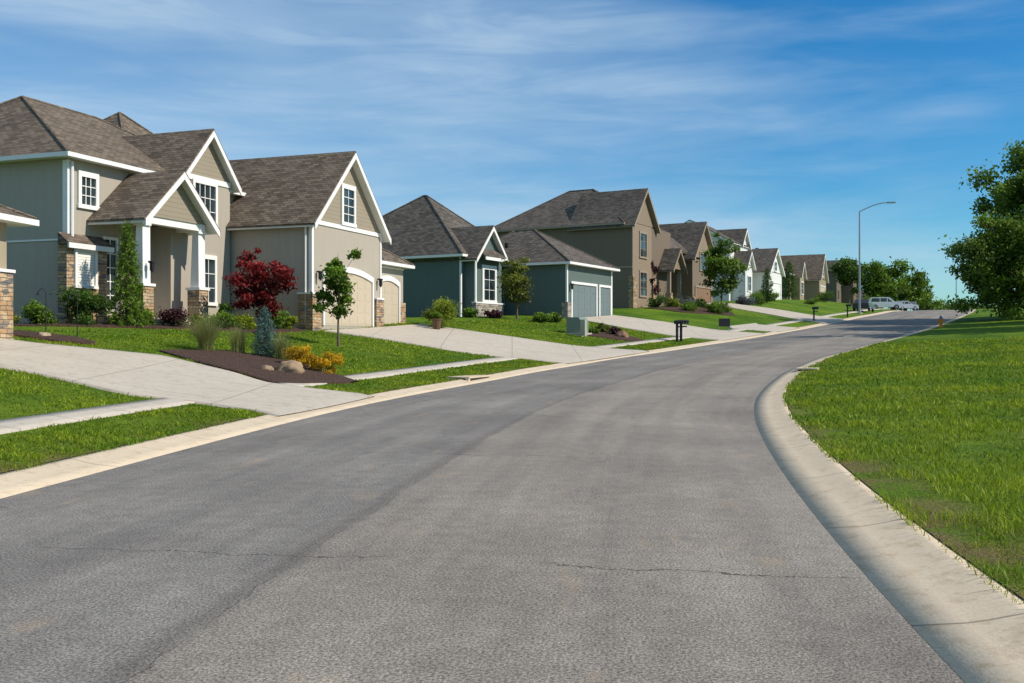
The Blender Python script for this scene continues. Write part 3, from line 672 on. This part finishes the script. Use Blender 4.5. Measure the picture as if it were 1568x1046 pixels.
# ------------------------------------------------------------------ street furniture
b=Bld('street_lamp',(38.4,110,G(38.4,110.))); b.part('pole',M['metal']).part('head',M['metal']).part('base',M['walk'])
b.tube('base',(0,0,-.2),(0,0,.12),.32,.3,12); b.tube('pole',(0,0,.1),(0,0,.6),.17,.15,10); b.tube('pole',(0,0,.6),(0,0,11.3),.12,.075,10)
pr=(0,0,11.3)
for i in range(1,7):
    a=i/6; q=(3.0*a,-.4*a,11.3+.95*math.sin(a*math.pi/2)); b.tube('pole',pr,q,.06,.05,8); pr=q
b.prism('head',[(2.9,-.55,12.15),(3.75,-.63,12.15),(3.75,-.36,12.15),(2.9,-.28,12.15)],(0,0,.16)); b.fin()
b=Bld('street_lamp',(83,186.,G(83,186.))); b.part('pole',M['metal'])
b.tube('pole',(0,0,0),(0,0,8),.1,.07,8); b.tube('pole',(0,0,8),(-1.6,0,8.4),.05,.05,6); b.box('pole',-2.2,-1.5,-.12,.12,8.3,8.45); b.fin()

b=Bld('fire_hydrant',(31.1,72.2,G(31.1,72.2))); mo=basic('hydrant_orange',(.65,.24,.02),.45,.08); mb=basic('hydrant_blue',(.05,.14,.4),.45,.08)
b.part('barrel',mo).part('bonnet',mb)
b.tube('barrel',(0,0,-.05),(0,0,.06),.2,.2,14); b.tube('barrel',(0,0,.06),(0,0,.6),.13,.13,14); b.tube('barrel',(0,0,.56),(0,0,.62),.18,.18,14)
b.tube('bonnet',(0,0,.62),(0,0,.78),.15,.07,14); b.tube('bonnet',(0,0,.78),(0,0,.85),.04,.04,6)
b.tube('barrel',(-.25,0,.42),(.25,0,.42),.06,.06,10); b.tube('barrel',(0,0,.42),(0,-.26,.42),.085,.085,10); b.fin()

def mailbox(x,y,big=False):
    b=Bld('mailbox',(x,y,G(x,y)),math.radians(-30)); b.part('post',M['black']).part('box',M['black'])
    b.box('post',-.06,.06,-.06,.06,-.1,1.05); b.box('post',-.05,.35,-.04,.04,.85,.93)
    for k_,oy in enumerate((-.16,.16) if big else (0,)):
        n=8; sec=[(-.1+oy,1.05),(.1+oy,1.05)]+[(oy+.1*math.cos(math.pi*i/n),1.17+.1*math.sin(math.pi*i/n)) for i in range(n+1)]
        b.prism('box',[(-.15,p,q) for p,q in sec],(.55,0,0))
    b.box('box',.0,.05,.1,.12,1.1,1.3); b.fin()
mailbox(9.9,58.3,True); mailbox(9.6,57.9); mailbox(26.9,88.7); mailbox(33.7,100.)
b=Bld('yard_sign',(14.7,68.9,G(14.7,68.9)),math.radians(-5)); b.part('legs',M['metal']).part('panel',M['black'])
b.box('legs',-.36,-.33,-.01,.01,-.1,.7); b.box('legs',.33,.36,-.01,.01,-.1,.7); b.box('panel',-.38,.38,-.015,.015,.35,.9); b.fin()
b=Bld('utility_box',(3.7,56.3,G(3.7,56.3)),math.radians(-30)); b.part('pad',M['walk']).part('cabinet',basic('utility_green',(.19,.23,.19),.5)).part('pedestal',basic('utility_beige',(.36,.36,.30),.5))
b.box('pad',-.6,.6,-.65,.65,-.2,.08); b.prism('cabinet',[(-.45,-.5,.08),(.45,-.5,.08),(.45,-.5,.78),(.3,-.5,.95),(-.45,-.5,.95)],(0,1.,0)); b.box('cabinet',.45,.47,-.44,-.01,.14,.74); b.box('cabinet',.45,.47,.01,.44,.14,.74)
b.box('pedestal',.75,1.0,-1.1,-.85,-.1,.8); b.fin()
# storm drains
for (yw,side,ln) in ((32.4,-1,2.0),(34.8,1,1.8)):
    x_,y_=edgept(yw,.75,side); s_,d_=w2sd(x_,y_); s_=float(s_[0]); tx=np.interp(s_,S,T[:,0]); ty=np.interp(s_,S,T[:,1])
    b=Bld('storm_drain',(x_,y_,float(zc(s_))),math.atan2(-tx,ty)); b.part('slab',M['curb']).part('opening',M['black'])
    q=-side
    b.box('slab',-.38,.38,-ln/2,ln/2,.105,.15)
    xa,xb=(.26,.36) if q>0 else (-.36,-.26)
    b.box('opening',min(xa,xb)+.012*q,max(xa,xb)+.012*q,-ln/2+.15,ln/2-.15,-.02,.105)
    b.box('slab',min(xa,xb),max(xa,xb),-ln/2,-ln/2+.15,-.05,.105); b.box('slab',min(xa,xb),max(xa,xb),ln/2-.15,ln/2,-.05,.105)
    b.fin()
# shepherd hooks / garden stakes
for (x_,y_) in ((-13.2,28.2),(-12.4,28.4)):
    b=Bld('path_light',(x_,y_,G(x_,y_))); b.part('post',M['black']); b.tube('post',(0,0,0),(0,0,1.25),.015,.012,6); b.tube('post',(0,0,1.25),(-.1,0,1.38),.012,.012,6); b.tube('post',(-.1,0,1.38),(-.22,0,1.28),.012,.01,6); b.tube('post',(-.22,0,1.18),(-.22,0,1.28),.05,.015,8); b.fin()
# flower pots
for (x_,y_,c_) in ((-3.75,49.6,(.12,.07,.04)),(-11.2,38.9,(.05,.22,.22))):
    z_=G(x_,y_); b=Bld('flower_pot',(x_,y_,z_)); b.part('pot',basic('glazed_pot',c_,.35)); b.tube('pot',(0,0,0),(0,0,.5),.17,.26,14); b.tube('pot',(0,0,.5),(0,0,.55),.29,.29,14); o=b.fin()
    P_,t_,K_=crown((0,0,.7),(.22,.22,.2),8,500,.15); leaves('foliage',P_,.05,LF['green'],t_,o)
# boulder
import bmesh
def boulder(x,y,r,h,c=(.36,.27,.18)):
    bm=bmesh.new(); bmesh.ops.create_icosphere(bm,subdivisions=4,radius=1)
    from mathutils import noise as mn
    for v in bm.verts:
        p=v.co.copy(); f=1+.32*mn.noise(p*1.1+Vector((x,y,0)))+.14*mn.noise(p*3.1)+.04*mn.noise(p*9)
        v.co=Vector((p.x*r*f,p.y*r*.75*f,p.z*h*f))
    me=bpy.data.meshes.new('boulder'); bm.to_mesh(me); bm.free()
    me.materials.append(basic('boulder_stone',c,.9,.5,3,.9,14)); me.polygons.foreach_set('use_smooth',np.ones(len(me.polygons),bool))
    o=bpy.data.objects.new('boulder',me); o.location=(x,y,G(x,y)+h*.45); scene.collection.objects.link(o)
boulder(-6.15,27.6,.42,.28,(.30,.21,.13)); boulder(-6.75,27.3,.2,.14,(.28,.2,.13)); boulder(6.3,57.,.35,.3,(.25,.14,.09)); boulder(-13.0,27.7,.2,.12)

# ------------------------------------------------------------------ cars
def car(name,x,y,rz,c,suv=True):
    z=G(x,y)+.02; b=Bld(name,(x,y,z),rz); b.part('body',basic(name+'_paint',c,.25,.02,1,0,80,.1,.6)).part('windows',M['glass']).part('tyres',M['black']).part('rims',M['metal'])
    hr=1.72 if suv else 1.42
    side=[(-2.3,.35),(-2.3,.9),(1.0,.95),(2.2,.78),(2.3,.35)]
    if suv: side=[(-2.3,.35),(-2.32,.95),(1.0,1.02),(2.1,.95),(2.3,.75),(2.32,.35)]
    b.prism('body',[(p,-.92,q) for p,q in side],(0,1.84,0))
    cab=[(-2.22,.96),(-2.0,hr-.04),(-1.7,hr),(.3,hr),(.6,hr-.07),(1.25,1.0)] if suv else [(-1.9,.93),(-1.2,hr-.03),(.1,hr),(1.1,.95)]
    b.prism('body',[(p,-.78,q) for p,q in cab],(0,1.56,0))
    gl=[(-1.95,1.06),(-1.8,hr-.14),(.28,hr-.14),(.95,1.06)] if suv else [(-1.5,1.0),(-1.1,hr-.12),(.05,hr-.12),(.8,1.0)]
    b.prism('windows',[(p,-.79,q) for p,q in gl],(0,1.58,0))
    b.prism('windows',[(.62,-.7,hr-.12),(1.22,-.7,1.05),(1.26,-.7,1.05),(.66,-.7,hr-.12)],(0,1.4,0))
    for p in (-.75,.2): b.box('body',p-.05,p+.05,-.795,.795,1.0,hr-.1)
    for wx in (-1.4,1.42):
        for sy in (-1,1):
            b.tube('tyres',(wx,sy*.72,.34),(wx,sy*.95,.34),.34,.34,18); b.tube('rims',(wx,sy*.94,.34),(wx,sy*.965,.34),.2,.18,12)
    b.box('rims',2.28,2.34,-.8,-.5,.62,.76); b.box('rims',2.28,2.34,.5,.8,.62,.76); b.box('tyres',2.29,2.35,-.45,.45,.42,.68); b.fin()
car('parked_suv',52.4,140,math.radians(-10),(.72,.73,.74)); car('shadow_car',58.2,148,math.radians(30),(.30,.33,.37),False); car('shadow_car',62.5,156,math.radians(62),(.12,.13,.14),False)
car('shadow_car',41.5,117.5,math.radians(62),(.03,.03,.035),False)  # near-black car shape added to stand in for a shadow beside the road

# ------------------------------------------------------------------ grass blades
BARE=((10.8,.95,.42),(12.3,.85,.3),(9.6,1.1,.28),(16.5,1.0,.35),(14.2,2.6,.3),(20.5,.8,.35),(8.2,.8,.2))
def blades(name,side,smin,smax,e0,e1,n,hmin,hmax):
    m_=n*3; u=rng.uniform(0,1,m_); s_=smin*(smax/smin)**u   # density ~ 1/s
    e_=e0+(e1-e0)*rng.uniform(0,1,m_)
    cl=np.sin(s_*5.1+e_*3.+np.sin(e_*2.1)*2)*np.sin(e_*6.3-s_*2.2+np.sin(s_*1.7)*2)+np.sin(s_*1.3+1+np.sin(e_*.9)*2)*np.sin(e_*1.7+np.sin(s_*.7)*1.5)
    keep=rng.uniform(-1.6,1.6,m_)<cl+.8
    if side>0:
        for a,c,r in BARE: keep&=((((s_-a)*.5)**2+(e_-c)**2)>(r*rng.uniform(.6,1.25,m_))**2)
    s_,e_,cl=s_[keep][:n],e_[keep][:n],cl[keep][:n]
    d_=side*(e_+hw(s_)); x_,y_=sd2w(s_,d_)
    ok=(y_>1.5)&(np.abs(x_/np.maximum(y_,.1))<.62)&~inpoly(x_,y_); s_,e_,d_,x_,y_,cl=[q[ok] for q in (s_,e_,d_,x_,y_,cl)]
    z_=Gsd(s_,d_)-.01; n=len(x_)
    h=rng.uniform(hmin,hmax,n)*(1+.35*cl)*np.where(rng.uniform(size=n)<.06,1.5,1.); w=np.maximum(.0035,.00050*y_)*rng.uniform(.7,1.4,n)
    a=rng.uniform(0,2*np.pi,n); l=rng.uniform(.1,1.2,n)*h; a2=a+rng.normal(size=n)
    ca,sa=np.cos(a)*w,np.sin(a)*w; lx,ly=np.cos(a2)*l,np.sin(a2)*l
    B0=np.stack([x_-ca,y_-sa,z_],1);B1=np.stack([x_+ca,y_+sa,z_],1)
    Mi0=np.stack([x_-ca*.8+lx*.35,y_-sa*.8+ly*.35,z_+h*.6],1);Mi1=np.stack([x_+ca*.8+lx*.35,y_+sa*.8+ly*.35,z_+h*.6],1)
    Tp=np.stack([x_+lx,y_+ly,z_+h],1); Tq=np.stack([x_+lx+ca*.1,y_+ly+sa*.1,z_+h*.99],1)
    V=np.stack([B0,B1,Mi1,Mi0,Tq,Tp],1).reshape(-1,3); i=np.arange(n)[:,None]*6
    F=np.concatenate([i+[[0,1,2,3]],i+[[3,2,4,5]]],0)
    t=.45+.18*cl+rng.normal(size=n)*.24; t=np.tile(t,2)
    return mk_obj(name,V,F,LF['grass'],tint=np.clip(t,0,1))
blades('grass',1,4.,60,.62,14,210000,.035,.085)
blades('grass',-1,8.,60,.62,2.32,45000,.03,.06)
blades('grass',-1,10.,62,3.02,12,110000,.03,.06)

# ------------------------------------------------------------------ light, sky, camera
saz=math.radians(105); sel=math.radians(40)
L=bpy.data.lights.new('sun','SUN'); L.energy=5.0; L.angle=math.radians(.5); L.color=(1,.915,.79)
so=bpy.data.objects.new('sun',L); scene.collection.objects.link(so)
dv=Vector((math.sin(saz)*math.cos(sel),math.cos(saz)*math.cos(sel),math.sin(sel))); so.rotation_euler=dv.to_track_quat('Z','Y').to_euler(); so.location=(60,-20,60)
w=bpy.data.worlds.new('World'); scene.world=w; w.use_nodes=True; nt=w.node_tree
for n_ in list(nt.nodes): nt.nodes.remove(n_)
class WN(NT):
    def __init__(s,t): s.t=t
k_=WN(nt)
sky=k_.n('ShaderNodeTexSky',sky_type='NISHITA',sun_disc=False,sun_elevation=sel,sun_rotation=saz,air_density=1.0,dust_density=.25,ozone_density=4.5)
hs=k_.n('ShaderNodeHueSaturation'); hs.inputs['Saturation'].default_value=1.32; hs.inputs['Value'].default_value=1.; k_.t.links.new(sky.outputs[0],hs.inputs['Color'])
bg=k_.n('ShaderNodeBackground'); bg.inputs[1].default_value=.120; k_.t.links.new(k_.mix(1.,hs.outputs[0],(.66,1.0,1.03),'MULTIPLY'),bg.inputs[0])
co=k_.co('Generated')
sx=k_.n('ShaderNodeSeparateXYZ'); k_.put(sx.inputs[0],co)
mp_=k_.n('ShaderNodeMapping'); k_.put(mp_.inputs[0],co); mp_.inputs[2].default_value=(0,math.radians(9),0); mp_.inputs[3].default_value=(1.3,1.3,7.); mp_.inputs[1].default_value=(.3,.2,.1)
n1=k_.noise(mp_.outputs[0],1.2,5,.52,.3)
mp2=k_.n('ShaderNodeMapping'); k_.put(mp2.inputs[0],co); mp2.inputs[2].default_value=(0,math.radians(12),0); mp2.inputs[3].default_value=(2.2,2.2,15)
n2=k_.noise(mp2.outputs[0],2.,6,.6,.6)
cov=k_.ramp(sx.outputs[0],-.25,.45,.18,-.05)
cl=k_.math('ADD',k_.math('MULTIPLY',k_.ramp(k_.math('ADD',n1,cov),.38,.78),.60),k_.math('MULTIPLY',k_.math('MULTIPLY',k_.ramp(n2,.42,.75),k_.ramp(n1,.32,.55)),.40))
bg2=k_.n('ShaderNodeBackground'); bg2.inputs[0].default_value=(.54,.71,.87,1); bg2.inputs[1].default_value=.95
ms=k_.n('ShaderNodeMixShader'); k_.t.links.new(cl,ms.inputs[0]); k_.t.links.new(bg.outputs[0],ms.inputs[1]); k_.t.links.new(bg2.outputs[0],ms.inputs[2])
ow=k_.n('ShaderNodeOutputWorld'); k_.t.links.new(ms.outputs[0],ow.inputs[0])
cam=bpy.data.cameras.new('camera'); cam.lens=35; cam.sensor_width=36; cam.clip_end=6000; cam.clip_start=.1
coj=bpy.data.objects.new('camera',cam); scene.collection.objects.link(coj); coj.location=(0,0,1.6); coj.rotation_euler=(math.radians(90),0,0); scene.camera=coj
scene.view_settings.view_transform='Standard'; scene.view_settings.look='None'; scene.view_settings.exposure=0
